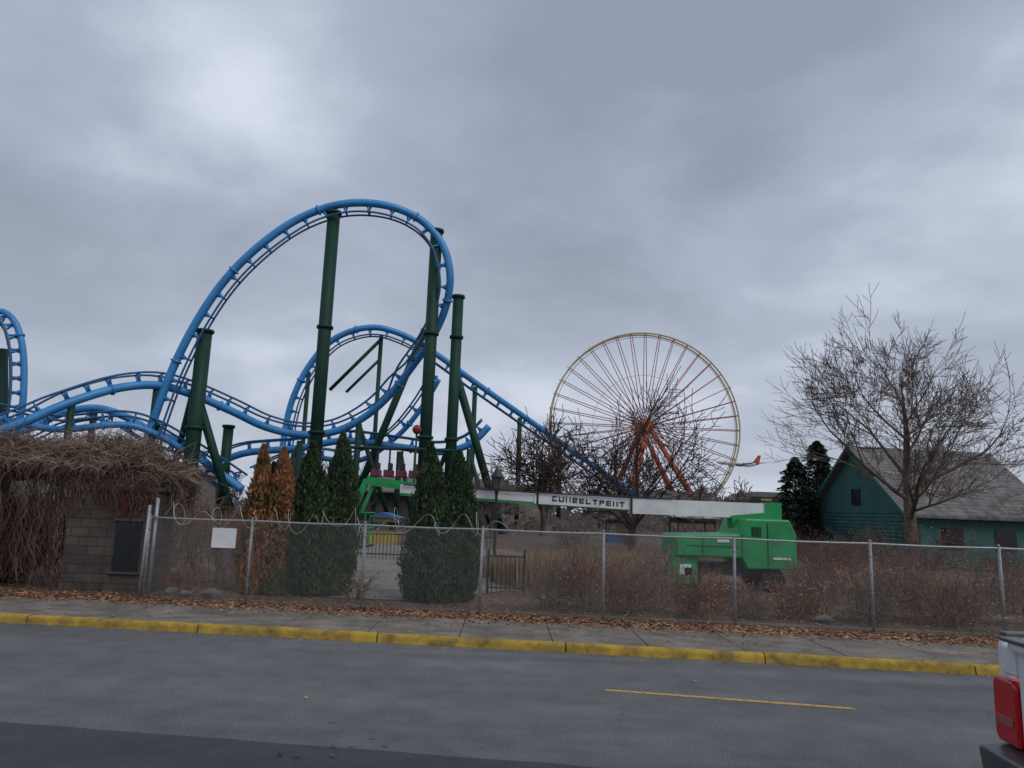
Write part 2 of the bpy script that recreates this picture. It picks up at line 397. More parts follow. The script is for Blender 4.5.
g.obj('distant_hedge','fartwig')

shr=[]
def shrub(name,x,y,w,h,n,seed,mats=('redtwig','redtwig'),leaves=0):
    rng=random.Random(seed); g=MB()
    P=dict(wob=.2,up=.03,rmin=.0048,nb=[4,3,3],t0=.15,ang=(.3,1.0),lr=.66)
    for k in range(n):
        a=rng.uniform(0,6.28); an=abs(rng.gauss(0,.62)); s=w*.3*rng.random()
        d=V((math.sin(an)*math.cos(a),math.sin(an)*math.sin(a),math.cos(an)))
        grow(g,V((s*math.cos(a),s*math.sin(a),0)),d,h*rng.uniform(.3,.5),.013,0,3,rng,P)
    for k in range(leaves):
        a=rng.uniform(0,6.28); rr=w*.6*math.sqrt(rng.random()); z=h*rng.uniform(.05,.95)*(1-.3*rr/w)
        p=V((rr*math.cos(a),rr*math.sin(a),z)); u=V((rng.gauss(0,1),rng.gauss(0,1),rng.gauss(0,1))).normalized()*.024; w2=u.orthogonal().normalized()*.015
        g.face([p-u,p-w2,p+u,p+w2],2)
    o=g.obj(name,list(mats)+['leaf'],loc=(x,y,.12)); shr.append(o.data); return o
for i,(x,y,w,h,n,lv) in enumerate([(1.0,16.6,1.0,1.35,22,300),(1.75,17.0,1.2,1.5,24,400),(2.5,16.3,1.1,1.2,22,250),(3.2,17.2,1.3,1.45,24,300),(4.05,16.2,1.1,1.15,22,400),(4.9,17.4,1.2,.9,18,300),
    (5.3,16.3,1.0,.8,16,200),(6.2,16.5,1.2,.95,22,350),(7.0,17.3,1.4,1.45,24,350),(7.8,16.3,1.2,1.4,24,350),(8.6,17.4,1.3,1.5,22,300),(9.4,16.2,1.4,1.45,24,300),(10.4,17.2,1.4,1.6,22,300),(11.5,16.5,1.3,1.6,18,200),(5.4,19.0,1.3,.9,16,150),(3.8,19.3,1.4,1.6,20,150),(12.5,19,1.6,1.8,20,150),(10,19.6,1.6,1.7,20,150),(2.3,19.6,1.4,1.5,20,150),(-3.35,17.2,.6,.7,8,60),(-7.1,17.0,.6,.9,8,60)]):
    shrub('bare_shrub',x,y,w,h,n,100+i,('redtwig','redtwig') if i%3 else ('dtwig','twig'),lv)
base=shr[:19]; rng=random.Random(77)
for j in range(64):
    y=rng.uniform(26,58); x=rng.uniform(-.62,.72)*y
    if -9-(y-27)*.1<x<3: continue
    o=bpy.data.objects.new('bare_shrub',rng.choice(base)); sc.collection.objects.link(o); o.location=(x,y,.12); o.rotation_euler=(0,0,rng.uniform(0,6.28)); k=rng.uniform(.9,1.7); o.scale=(k,k,k*.9)
def grass(x,y,w,h,n,seed):
    rng=random.Random(seed); g=MB()
    for k in range(n):
        a=rng.uniform(0,6.28); r=w*.5*math.sqrt(rng.random()); p=V((r*math.cos(a),r*math.sin(a),0)); hh=h*rng.uniform(.5,1)
        lean=V((math.cos(a),math.sin(a),0))*rng.uniform(0,.5)*hh*.6; s=V((rng.uniform(-1,1),rng.uniform(-1,1),0)).normalized()*.012
        mid=p+lean*.35+V((0,0,hh*.6)); top=p+lean+V((0,0,hh))
        g.face([p-s,p+s,mid+s,mid-s]); g.face([mid-s,mid+s,top])
    g.obj('ornamental_grass','grass',loc=(x,y,.12))
grass(.6,22,1.8,1.1,1100,1); grass(1.9,23.5,1.6,1.1,900,2); grass(11.5,22.5,3,.9,900,5); grass(-.8,24,1.2,.8,500,6); grass(4,27,3,1,900,7)

def thuja(name,x,y,parts,seed,m='thuja',nf=5200):
    rng=random.Random(seed); g=MB()
    for (ox,oy,h,w,mi) in parts:
        def R(t): return w*.5*(min(1,.76+t*1.4))*(1-t**2.5)**.9
        pts=[V((ox,oy,h*t/12)) for t in range(13)]
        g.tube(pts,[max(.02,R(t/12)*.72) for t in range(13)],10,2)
        for k in range(nf):
            t=rng.random()**1.1; a=rng.uniform(0,6.283)
            lob=1+.28*noise.noise(V((math.cos(a)*2.4+ox*9,math.sin(a)*2.4,t*h*1.6+seed)))+.22*noise.noise(V((math.cos(a)*6,math.sin(a)*6+ox,t*h*4)))
            r=R(t)*lob*rng.uniform(.74,1.08)+.012
            p=V((ox+r*math.cos(a)+.03*math.sin(t*7+seed),oy+r*math.sin(a),.03+t*h*.985))
            out=V((math.cos(a),math.sin(a),0)); s=rng.uniform(.03,.072)
            up=(V((0,0,1))+out*rng.uniform(-.1,.9)+V((rng.gauss(0,.35),rng.gauss(0,.35),0))).normalized()
            sd=up.cross(out)
            if sd.length<.1: sd=V((1,0,0))
            sd.rotate(Matrix.Rotation(rng.uniform(-1.2,1.2),3,up)); sd.normalize()
            g.face([p-sd*s*.42,p-up*s*.4,p+sd*s*.42,p+up*s*1.5],mi)
    g.obj(name,[m,'thujab','core'],loc=(x,y,.12))
thuja('arborvitae',-5.5,17.6,[(0.18,0,3.35,.82,1),(-.28,-.05,3.4,.70,1),(-.1,.25,3.0,.8,0),(.2,.1,2.4,.9,0)],21,nf=6000)
thuja('arborvitae',-4.38,18,[(-.36,0,3.55,1.0,0),(.36,0,3.8,1.02,0),(0,-.15,2.7,1.45,0)],22,nf=8000)
thuja('arborvitae',-1.50,17.6,[(-.33,0,3.6,1.05,0),(.35,.05,3.42,1.06,0),(0,-.15,2.5,1.6,0)],23,nf=8000)
def conifer(x,y,h,w,seed):
    rng=random.Random(seed); g=MB(); g.tube([V((0,0,0)),V((0,0,h*.95))],[.16,.02],6,1)
    for k in range(9000):
        t=rng.random()**.8; tier=(t*11)%1; R=w*.5*(1-t)**.6*(.6+.45*(1-tier)); a=rng.uniform(0,6.283)
        R*=1+.5*noise.noise(V((math.cos(a)*2,math.sin(a)*2,t*9+seed)))
        r=R*math.sqrt(rng.uniform(.15,1)); p=V((r*math.cos(a),r*math.sin(a),.3+t*h*.97)); s=rng.uniform(.08,.2)
        out=V((math.cos(a),math.sin(a),rng.uniform(-.6,.3))); sd=V((-math.sin(a),math.cos(a),rng.gauss(0,.5)))
        g.face([p-sd*s*.4,p-out*s*.3,p+sd*s*.4,p+out*s])
    g.obj('conifer_tree',['conif','bark'],loc=(x,y,.1))
conifer(19.4,47,7.1,4.6,1); conifer(17.6,46,5.9,4.0,2); conifer(20.6,49,6.2,3.6,3)

# ---------------------------------------------------------------- block building with vines
B=empty('block_building',(-8.8,17.5,.1))
g=MB()
g.box((-.08,0,1.12),(1.98,.9,2.24),0); g.obj('walls','block',B,bevel=.01)
g=MB(); g.box((.34,-.455,1.02),(.56,.03,1.12),0); g.obj('window','glass',B)
g=MB(); g.box((.34,-.47,.44),(.68,.06,.05)); g.box((.34,-.47,1.60),(.68,.06,.05)); g.obj('sill','station',B)
g=MB(); g.box((-.08,0,2.28),(2.1,1.0,.09)); g.obj('roof_slab','station',B,bevel=.01)
rng=random.Random(44); g=MB()
def ell(g,c,mi,k0=.84):
    cx,cy,cz,a,b_,h=c; bb=len(g.v); nu,nv=18,10
    for j in range(nv+1):
        ph=-math.pi/2+math.pi*j/nv
        for i in range(nu):
            th=6.2832*i/nu; k=k0*(1+.15*noise.noise(V((math.cos(th)*2,j*.9,cx+math.sin(th)*2))))
            g.v.append((cx+a*k*math.cos(ph)*math.cos(th),cy+b_*k*math.cos(ph)*math.sin(th),cz+h*k*math.sin(ph)))
    for j in range(nv):
        for i in range(nu):
            i2=(i+1)%nu; g.f.append((bb+j*nu+i,bb+j*nu+i2,bb+(j+1)*nu+i2,bb+(j+1)*nu+i)); g.m.append(mi)
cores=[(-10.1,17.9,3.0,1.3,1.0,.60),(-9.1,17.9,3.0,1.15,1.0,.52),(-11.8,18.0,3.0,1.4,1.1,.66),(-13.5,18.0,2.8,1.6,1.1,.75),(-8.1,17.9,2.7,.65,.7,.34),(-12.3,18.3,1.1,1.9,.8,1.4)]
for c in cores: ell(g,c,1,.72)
for ci,c in enumerate(cores):
    cx,cy,cz,a,b_,h=c; dark=(ci==5)
    nst=int(3600*a) if not dark else 3500
    for k in range(nst):
        th=rng.uniform(0,6.283); ph=math.asin(rng.uniform(-.7,1)) if not dark else math.asin(rng.uniform(-1,1))
        n=V((math.cos(ph)*math.cos(th),math.cos(ph)*math.sin(th),math.sin(ph)))
        if n.y>.3: continue
        lob=.8+.55*noise.noise(V((cx+n.x*2.2,n.y*2,n.z*2.5)))
        p=V((cx+a*n.x*lob,cy+b_*n.y*lob,cz+h*n.z*lob))
        whip=rng.random()<.10
        L=rng.uniform(.15,.5)*(1.9 if whip else 1); d=(n*(.9 if whip else .35)+V((rng.gauss(0,1),rng.gauss(0,.6),rng.gauss(0,.7)+.15))).normalized()
        droop=-.12 if whip else -.22; pts=[p]
        for s in range(4):
            d=(d+V((0,0,droop))+V((rng.gauss(0,.3),rng.gauss(0,.3),rng.gauss(0,.25)))).normalized(); pts.append(pts[-1]+d*L/4)
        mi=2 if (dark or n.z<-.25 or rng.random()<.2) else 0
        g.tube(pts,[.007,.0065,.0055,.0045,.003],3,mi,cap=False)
for k in range(420):
    x=rng.uniform(-14.5,-9.75); y=rng.uniform(16.9,17.9); p=V((x,y,rng.uniform(2.0,2.9))); pts=[p]
    for s in range(9): pts.append(pts[-1]+V((rng.gauss(0,.10),rng.gauss(0,.06),-p.z/9*rng.uniform(.6,1.1))))
    g.tube(pts,rng.choice([.004,.005,.006,.008,.014]),3,2,cap=False)
for k in range(260):
    x=rng.uniform(-9.9,-7.5); y=16.98-rng.uniform(0,.12) if x<-7.85 else rng.uniform(17.0,17.8); p=V((x,y,2.45+rng.uniform(-.05,.35))); pts=[p]
    Ld=abs(rng.gauss(0,.35))+.15
    for s in range(5): pts.append(pts[-1]+V((rng.gauss(0,.06),rng.gauss(0,.015),-Ld/5)))
    g.tube(pts,.0055,3,2,cap=False)
for k in range(320):
    t=rng.random(); x=-8.65+rng.gauss(0,.24)+.2*t; z=2.2-abs(rng.gauss(0,.24)); y=17.0-rng.uniform(0,.08); p=V((x,y,z)); s=rng.uniform(.015,.04)
    a=rng.uniform(0,3.14); u=V((math.cos(a),0,math.sin(a)))*s; w=V((-math.sin(a),.4,math.cos(a)))*s*.7; g.face([p-u,p-w,p+u,p+w],3)
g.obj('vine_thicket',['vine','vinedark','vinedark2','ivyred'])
for i,(x,y,h) in enumerate([(-13,20.5,3.4),(-11,20,3.6),(-7.4,19.5,2.2),(-9,20,3.2)]): shrub('bare_shrub',x,y,2.2,h,22,300+i,('twig','twig'),100)
def rock(x,y,s,seed):
    g=MB(); ell(g,(0,0,0,s,s*.7,s*.5),0)
    for i,v in enumerate(g.v):
        q=V(v); g.v[i]=tuple(q*(1+.5*noise.noise(q*4+V((seed,0,0)))))
    g.obj('boulder','rock',loc=(x,y,.2))
rock(-7.15,16.8,.26,1); rock(-6.4,16.7,.24,5); rock(-6.8,16.5,.15,9); rock(6.6,16.0,.2,3)

# ---------------------------------------------------------------- roller coaster
RC=empty('roller_coaster')
def catmull(P,step):
    out=[]; n=len(P)
    for i in range(n-1):
        p0,p1,p2,p3=P[max(i-1,0)],P[i],P[i+1],P[min(i+2,n-1)]
        m=max(2,int((p2-p1).length/step))
        for k in range(m):
            t=k/m; out.append(.5*((2*p1)+(p2-p0)*t+(2*p0-5*p1+4*p2-p3)*t*t+(-p0+3*p1-3*p2+p3)*t**3))
    out.append(P[-1]); return out
def track(name,P,D,spine=.36,off=1.0,gauge=.55,tie=1.7,rr=.10):
    P=[V(p) for p in P]; D=[V(d).normalized() for d in D]
    pts=catmull(P,.5)
    dirs=[]; n=len(P)
    for i in range(n-1):
        m=max(2,int((P[i+1]-P[i]).length/.5))
        for k in range(m): dirs.append(D[i].lerp(D[i+1],k/m).normalized())
    dirs.append(D[-1])
    g=MB(); g.tube(pts,spine,12,0)
    L=[];Rr=[]; acc=0; fl=0; last=pts[0]
    for i,p in enumerate(pts):
        t=(pts[min(i+1,len(pts)-1)]-pts[max(i-1,0)]).normalized(); d=dirs[i]-t*dirs[i].dot(t); d.normalize(); s=t.cross(d)
        a=p+d*off+s*gauge; b_=p+d*off-s*gauge; L.append(a); Rr.append(b_)
        acc+=(p-last).length; fl+=(p-last).length; last=p
        if acc>tie:
            acc=0; g.tube([p+d*spine*.5,a],.085,4,0); g.tube([p+d*spine*.5,b_],.085,4,0); g.tube([a,b_],.07,4,1)
            g.face([p-t*.28+d*spine*.8,p+t*.28+d*spine*.8,p+d*off*.95],0)
        if fl>9:
            fl=0; g.tube([p-t*.09,p+t*.09],spine*1.35,12,0)
    g.tube(L,rr,6,1); g.tube(Rr,rr,6,1)
    g.obj(name,['blue','navy'],RC,True)
big=[(-31.5,64,5.07),(-31.0,64,8.09),(-29.8,64,13.21),(-28.1,64,17.76),(-25.9,64,21.88),(-22.9,64,25.36),(-19.8,65,28.46),(-16.0,65,29.9),(-12.0,65,29.82),(-8.9,66,28.88),(-6.8,66,26.61),(-5.9,66,23.55),(-6.3,67,20.76),(-7.5,68,18.09),(-9.4,69,15.46),(-11.7,70,12.48),(-14.0,71,10.61),(-16.7,71,9.07),(-20.0,71,8.67),(-23.1,70,9.21),(-25.6,68,10.47),(-28.3,66,11.55),(-30.6,64,12.12),(-32.5,62,11.54),(-34.2,60,10.39),(-35.7,58,9.00),(-37.6,57,7.48),(-40.5,56,6.13)]
bs=[V(p) for p in big]
bs=[bs[0]]+[(bs[i-1]+bs[i]*6+bs[i+1])/8 for i in range(1,len(bs)-1)]+[bs[-1]]
ctr=V((-17,66,15))
Db=[(ctr-p) if i<15 else V((0,0.2,1)) for i,p in enumerate(bs)]
track('loop_track',bs,Db)
bg=[(-26.8,88,7.92),(-26.6,88,11.5),(-26.0,88,14.9),(-24.6,88,18.4),(-22.4,88,21.5),(-19.6,88,23.2),(-16.3,88,23.7),(-12.7,89,22.8),(-9.0,90,20.8),(-4.65,92,18.1),(1.16,95,14.7),(6.6,98,11.55),(12.4,102,8.3),(18.6,106,4.95)]
c2=V((-14,88,8)); track('lift_drop_track',bg,[(c2-V(p)) if i<8 else V((-.5,0,-.85)) for i,p in enumerate(bg)],spine=.38)
t3=[(-28.5,76,6.6),(-26.4,76,7.3),(-21.4,76,7.9),(-16.8,76,8.8),(-11.2,76,8.35),(-7.1,76,8.0),(-4.1,76,8.9),(-2.2,76,10.8)]
track('low_track',t3,[V((0,0,1))]*len(t3))
t3b=[(-27,80,5),(-22,80,7.2),(-16,79,7.0),(-12,78,9.5),(-9.4,77,12.5),(-7.6,76,15.5)]
track('inner_track',t3b,[V((-.5,0,.8))]*len(t3b),spine=.28)
t4=[(-52,68,7),(-44.8,68,7.9),(-41.3,68,9.65),(-38.2,68,10.3),(-35.4,68,9.65),(-33,68,8.45),(-29.6,68,7.2),(-26.6,68,5.0),(-24,68,3.4)]
track('entry_track',t4,[V((0,0,-1))]*len(t4))
t5=[(-52,60,9.6),(-46,60,9.2),(-41,60,8.2),(-37,61,7.6),(-32,63,8.3),(-28,66,6.2),(-25,70,3.8)]
track('helix_track',t5,[V((0,.3,1))]*len(t5),spine=.28)
fl=[(-44.9,60,12),(-44.4,60,15.5),(-43.6,60,16.9),(-42.3,60,17.1),(-41.1,60,16.1),(-40.2,60,13.9),(-39.7,60,11.0),(-39.6,60,8.6),(-40.2,60,6.5),(-42,60,5)]
track('side_loop_track',fl,[V((-42.5,60,11.5))-V(p)+V((0,-2,0)) for p in fl],tie=1.0,spine=.26,off=.9)
g=MB()
def col(x,y,z,r,flg=True,z0=.1):
    g.tube([(x,y,z0),(x,y,z)],r,16)
    if flg:
        h=8.5
        while h<z-2:
            g.tube([(x,y,h-.12),(x,y,h+.12)],r*1.28,16); h+=9.5
        g.tube([(x,y,z-.25),(x,y,z)],r*1.25,16)
    g.tube([(x,y,.1),(x,y,.5)],r*1.5,16)
col(-17.0,65.3,29.0,.58); col(-7.56,66.4,28.0,.56); col(-5.3,67.4,22,.50); col(-27.6,65,17.3,.64); col(-26.3,69.4,9.3,.46)
col(-16.2,89,23,.26,False); col(-24.5,88.3,18,.26,False); col(1.16,95,14.2,.3,False); col(6.6,98,11,.3,False); col(-4.6,92,17.5,.3,False)
col(-33,68,8,.3,False); col(-38.2,68,9.9,.3,False); col(-41.3,60.2,7.7,.26,False); col(-30.8,64,11.7,.3,False); col(-35,59,9.4,.28,False)
col(-21.4,76,7.4,.28,False); col(-11.2,76,7.9,.28,False); col(-4.1,76,8.4,.28,False); col(-20,71,8.2,.3,False); col(-23,80,7,.25,False); col(-13.5,76,8,.25,False)
col(-18.8,79,7,.22,False); col(-14.5,71,10,.3,False)
for a,b_,r in [((-9.2,75,20.5),(-16.2,75,0.1),.38),((-16.2,89,22.5),(-22,89,16),.22),((-16.2,89,20),(-20,89,15.8),.18),((-5.0,67.6,14),(-.4,71,.1),.38),((-27.7,65.2,11.3),(-24.3,68,.1),.38),((-27.6,65,15),(-31.5,69,.1),.28),
    ((-42.6,61,14.1),(-40.4,61,.1),.42),((-42.6,61,14.1),(-45.6,62,.1),.3),((-30.5,64.4,9),(-33,66,.1),.25),((-5.2,67.4,9),(-8.5,71,.1),.22),((-4.1,76,8),(-1.5,76,.1),.22),((-21,76,7),(-23,77,.1),.2),((-11,76,7.5),(-9.5,77,.1),.2),((-14.5,71,10),(-11,73,.1),.22),((-20,71,8),(-23.5,72,.1),.22)]:
    g.tube([a,b_],r,12)
g.obj('supports','green',RC,True)
g=MB()
for i in range(4):
    x=-10.6+i*1.0; g.box((x,60,4.9),(.7,1.2,.55),0); g.box((x+.1,60,5.45),(.22,1.3,.6),1); g.box((x,60,6.3),(.15,.15,1.2),1)
g.tube([(-13,60,6.9),(-4.5,60,6.9)],.15,8,2)
for x in (-13,-4.5): g.tube([(x,60,.1),(x,60,7.0)],.16,8,2)
g.obj('train',['magenta','black','green'],RC,bevel=.12)
SB=empty('coaster_station',(-14,92,.1))
g=MB(); g.box((0,0,2.0),(26,8,4.0)); g.obj('walls','station',SB)
g=MB(); g.prism([(-5.2,4.0),(0,6.0),(5.2,4.0),(5.2,3.85),(-5.2,3.85)],-14,14,0,ax='x'); g.obj('roof','shingle',SB)
g=MB(); ell(g,(0,0,8.2,.36,.36,.36),0,1); g.tube([(0,0,0),(0,0,7.9)],.08,8,1); g.obj('red_ball_pole',['red','green'],loc=(-7.3,58,.1),smooth=True)  # red sphere ornament on a green pole, not a lamp

# ---------------------------------------------------------------- ferris wheel
FW=empty('ferris_wheel',(29,160,21.4),math.radians(3))
R=20.6
g=MB()
def ring(r,y,tr,mi,n=72):
    pts=[(r*math.cos(6.28318*i/n),y,r*math.sin(6.28318*i/n)) for i in range(n+1)]
    g.tube(pts,tr,6,mi,cap=False)
for y in (-.9,.9): ring(R,y,.19,0)
ring(R*.55,0,.035,1); ring(R*.965,0,.06,1)
ns=40
for i in range(ns):
    a=6.28318*i/ns; c=math.cos(a); s=math.sin(a)
    for y in (-.9,.9): g.tube([(.8*c,y*2.2,.8*s),(R*c,y,R*s)],.085,4,1)
    g.tube([(R*c,-.9,R*s),(R*c,.9,R*s)],.09,4,0)
    g.tube([(R*c,0,R*s),((R+.5)*c,0,(R+.5)*s)],.12,4,0)
g.obj('wheel',['rim','spoke'],FW,True)
g=MB(); g.tube([(0,-3.6,0),(0,3.6,0)],.6,16)
for y in (-2.2,2.2): g.tube([(0,y-.15,0),(0,y+.15,0)],1.35,24)
g.obj('hub','orange',FW,True)
g=MB()
for (a,b_) in [((0,-3.2,0),(12,-9,-21.5)),((0,-3.2,0),(-6.5,-9,-21.5)),((0,3.2,0),(12.5,9,-21.5)),((0,3.2,0),(-8,9,-21.5))]:
    g.tube([a,b_],[.45,.8],8)
g.obj('legs','orange',FW,True)

# ---------------------------------------------------------------- airplane
AP=empty('airplane',(184,600,47.0))
AP.rotation_euler=(0,math.radians(2.5),math.radians(12))
g=MB(); g.tube([(-19,0,-.3),(-18.2,0,0),(-16.5,0,.2),(-14,0,.3),(8,0,.3),(13,0,.8),(18.5,0,1.4)],[.2,1.0,1.6,1.95,1.95,1.5,.3],14,0); g.obj('fuselage','white',AP,True)
g=MB(); g.prism([(12.5,2.0),(17.5,8.6),(19.8,8.6),(18.3,1.5)],-.25,.25); g.obj('tail_fin','orange',AP)
g=MB()
for s in (-1,1):
    g.face([(-4,s*1.5,-.8),(3,s*1.5,-.8),(7,s*17,1.0),(5.2,s*17,1.0)]); g.face([(14.5,s*.5,1.6),(18,s*.5,1.6),(19,s*6.5,2.0),(17.5,s*6.5,2.0)])
    g.tube([(-4.5,s*6,-1.4),(-.5,s*6,-1.4)],1.1,12)
g.obj('wings','chrome',AP)

# ---------------------------------------------------------------- barn
BN=empty('green_barn',(20.2,38.2,.1),math.radians(8))
g=MB(); g.prism([(0,0),(0,2.9),(4.2,6.3),(8.4,2.9),(8.4,0)],0,8.2,0,ax='x'); g.obj('walls','siding',BN)
g=MB()
g.prism([(-.45,2.50),(4.2,6.3),(4.2,6.46),(-.45,2.66)],-.4,8.6,0,ax='x'); g.prism([(4.203,6.3),(8.85,2.50),(8.85,2.66),(4.203,6.46)],-.4,8.6,0,ax='x'); g.obj('roof','shingle',BN)
g=MB()
for z in [i*.2+.1 for i in range(14)]: g.box((-.012,4.2,z),(.02,8.4,.012))
g.box((-.03,4.2,3.6),(.05,.8,.9)); g.box((2.5,-.03,1.5),(1.2,.05,1.1)); g.box((5.5,-.03,1.5),(1.2,.05,1.1)); g.obj('windows','glass',BN)
g=MB(); g.prism([(-.5,2.48),(4.2,6.32),(4.2,6.52),(-.5,2.68)],-.46,-.41,0,ax='x'); g.prism([(4.203,6.32),(8.9,2.48),(8.9,2.68),(4.203,6.52)],-.46,-.41,0,ax='x'); g.obj('trim','siding',BN)
g=MB(); g.box((10.8,2.8,1.2),(4.8,5,2.4),0); g.obj('annex','siding',BN)
g=MB(); g.prism([(0,2.3),(5.6,3.2),(5.6,3.35),(0,2.45)],8.65,13.4,0,ax='x'); g.obj('annex_roof','shingle',BN)

# ---------------------------------------------------------------- boom lift
BL=empty('boom_lift',(0,23.2,.1))
g=MB()
g.box((6.5,0,.62),(2.9,1.5,.32),1)
g.box((5.3,0,.55),(.25,2.0,.25),1); g.box((7.8,0,.55),(.25,2.0,.25),1)
g.box((5.22,-.62,.62),(.72,.7,.86),0); g.box((5.22,-.985,.60),(.34,.03,.3),2)
g.obj('chassis',['lift','black','white'],BL,bevel=.04)
g=MB()
for x in (5.35,7.8):
    for y in (-.8,.95):
        g.tube([(x,y-.16,.36),(x,y-.12,.36),(x,y+.12,.36),(x,y+.16,.36)],[.30,.36,.36,.30],22,0); g.cyl((x,y,.36),.16,.33,'y',16,1)
g.obj('wheels',['rubber','black'],BL)
g=MB()
g.prism([(4.95,.98),(4.95,1.52),(5.05,1.6),(6.75,1.66),(6.95,2.12),(8.25,2.12),(8.45,1.7),(8.45,.82),(8.3,.68),(7.0,.68),(6.85,.98)],-1.1,1.1,0)
g.obj('turntable','lift',BL,bevel=.05)
g=MB()
g.box((6.0,-1.115,1.30),(1.5,.02,.012),1); g.box((5.7,-1.115,1.3),(.012,.02,.5),1); g.box((6.85,-1.115,1.35),(.014,.02,.6),1); g.box((7.6,-1.115,1.4),(.014,.02,1.2),1); g.box((8.0,-1.115,1.0),(.5,.02,.06),0); g.box((6.3,-1.115,1.46),(.35,.02,.09),0)
for i in range(5): g.box((7.15+i*.06,-1.115,1.75),(.03,.02,.28),1)
g.obj('decals',['white','black'],BL)
def beam(g,a,b_,w,h,mi):
    a=V(a); b_=V(b_); L=(b_-a).length; ang=math.atan2(b_.z-a.z,b_.x-a.x); g.box((a+b_)/2,(L,w,h),mi,0,-ang)
g=MB()
beam(g,(3.7,-.1,2.38),(8.3,-.1,2.36),.42,.46,0)
beam(g,(.8,-.1,2.52),(4.2,-.1,2.42),.34,.34,0)
beam(g,(-3.3,-.1,2.66),(1.0,-.1,2.52),.28,.26,0)
beam(g,(-3.3,-.1,2.50),(3.6,-.1,2.27),.26,.09,1)
beam(g,(-4.35,-.1,2.87),(-2.6,-.1,2.70),.24,.26,1)
beam(g,(6.8,-.1,2.0),(8.1,-.1,2.15),.6,.4,1)
g.box((3.75,-.1,2.40),(.07,.46,.50),2); g.box((.9,-.1,2.52),(.06,.38,.38),2)
# lettering on the boom: stroke-built capitals
xx=1.35; gl=['C','U','N','B','E','L','T','R','E','N','T']
for i,ch in enumerate(gl):
    zc=2.52-.0105*i; w_=.15; y_=-.279; t_=.035; h_=.15
    def st(cx,cz,sx,sz): g.box((xx+cx,y_,zc+cz),(sx,.012,sz),2)
    if ch in 'CUNBELR': st(t_/2,0,t_,h_)
    if ch in 'UN': st(w_-t_/2,0,t_,h_)
    if ch in 'CBETR': st(w_/2,h_/2-t_/2,w_*.98,t_)
    if ch in 'CUBEL': st(w_/2,-h_/2+t_/2,w_*.98,t_)
    if ch in 'BER': st(w_/2,0,w_*.8,t_*.8)
    if ch=='T': st(w_/2,0,t_,h_)
    if ch in 'BR': st(w_-t_/2,h_*.2,t_,h_*.5)
    xx+=.205
g.box((8.05,-.1,2.36),(.5,.5,.54),1)
g.tube([(-3.2,-.3,2.78),(-1,-.3,2.72),(2,-.32,2.66),(5,-.34,2.64)],.02,6,2)
g.obj('boom',['white','lift','black'],BL,bevel=0)
g=MB()
beam(g,(-4.35,-.1,2.9),(-4.75,-.1,1.85),.2,.18,0)
beam(g,(-4.15,-.1,2.75),(-4.45,-.1,1.9),.12,.10,0)
for z in (.95,1.45,1.9):
    for y in (-.8,.8): g.tube([(-4.95,y,z),(-4.2,y,z)],.022,6,0)
    for x in (-4.95,-4.2): g.tube([(x,-.8,z),(x,.8,z)],.022,6,0)
for x in (-4.95,-4.2):
    for y in (-.8,0,.8): g.tube([(x,y,.9),(x,y,1.9)],.022,6,0)
g.box((-4.57,0,.9),(.8,1.65,.06),1)
g.box((-4.35,0,1.8),(.25,.4,.25),1)
g.obj('basket',['lift','black'],BL)

# ---------------------------------------------------------------- lamp, gate, booths
g=MB(); g.tube([(0,0,0),(0,0,.25),(0,0,.5),(0,0,3.0),(0,0,3.1)],[.14,.12,.07,.055,.09],10,0)
g.tube([(0,0,3.1),(0,0,3.2),(0,0,3.6)],[.07,.15,.2],8,1); g.tube([(0,0,3.6),(0,0,3.65),(0,0,3.83),(0,0,4.0)],[.28,.24,.1,.01],8,0)
for k in range(4):
    a=k*1.5708+.4; g.tube([(.15*math.cos(a),.15*math.sin(a),3.2),(.21*math.cos(a),.21*math.sin(a),3.6)],.018,4,0)
g.obj('street_lamp',['black','station'],loc=(-.35,22.6,.1)).scale=(.8,.8,.86)
g=MB()
for i in range(9): g.tube([(i*.115,0,.02),(i*.115,0,.95)],.012,5)
for z in (.15,.93): g.tube([(0,0,z),(.93,0,z)],.02,6)
for x in (0,.93): g.tube([(x,0,0),(x,0,1.1)],.03,6)
g.obj('metal_gate','black',loc=(-.45,19.5,.12))
g=MB()
for i in range(40): g.tube([(i*.15,0,0),(i*.15,0,1.0)],.015,4)
for z in (.2,1.0): g.tube([(0,0,z),(6,0,z)],.025,6)
g.obj('park_railing','black',loc=(-6.5,31,.12))
def booth(name,x,y,w,h,ca,cb,rz=0):
    E=empty(name,(x,y,.12),rz); g=MB(); g.box((0,0,h*.22),(w,2,h*.44),0)
    for sx in (-1,1):
        for sy in (-1,1): g.box((sx*(w/2-.08),sy*.9,h*.5),(.1,.1,h),1)
    g.obj('counter',[ca,'station'],E); g=MB(); g.prism([(-w/2-.2,h),(0,h*1.2),(w/2+.2,h)],-1.4,1.4,0); g.obj('canopy',cb,E); g=MB(); g.box((0,0,h*.9),(w*.98,1.9,h*.14)); g.obj('header',ca,E)
booth('ticket_booth',-7.2,45,1.6,1.5,'booth_y','booth_b'); booth('ticket_booth',-5.2,47,1.4,1.4,'booth_b','station',.2); booth('game_booth',9.0,60,2.2,1.8,'booth_b','station')
booth('food_stand',12.2,50,2.6,2.1,'station','white',.1)
g=MB(); g.box((0,0,3.25),(1.5,.1,.3),0); g.box((.1,-.06,3.25),(.6,.02,.12),1); g.tube([(-.6,0,0),(-.6,0,3.1)],.05,6,0); g.tube([(.6,0,0),(.6,0,3.1)],.05,6,0); g.obj('park_sign',['black','booth_y'],loc=(14.3,42,.1))
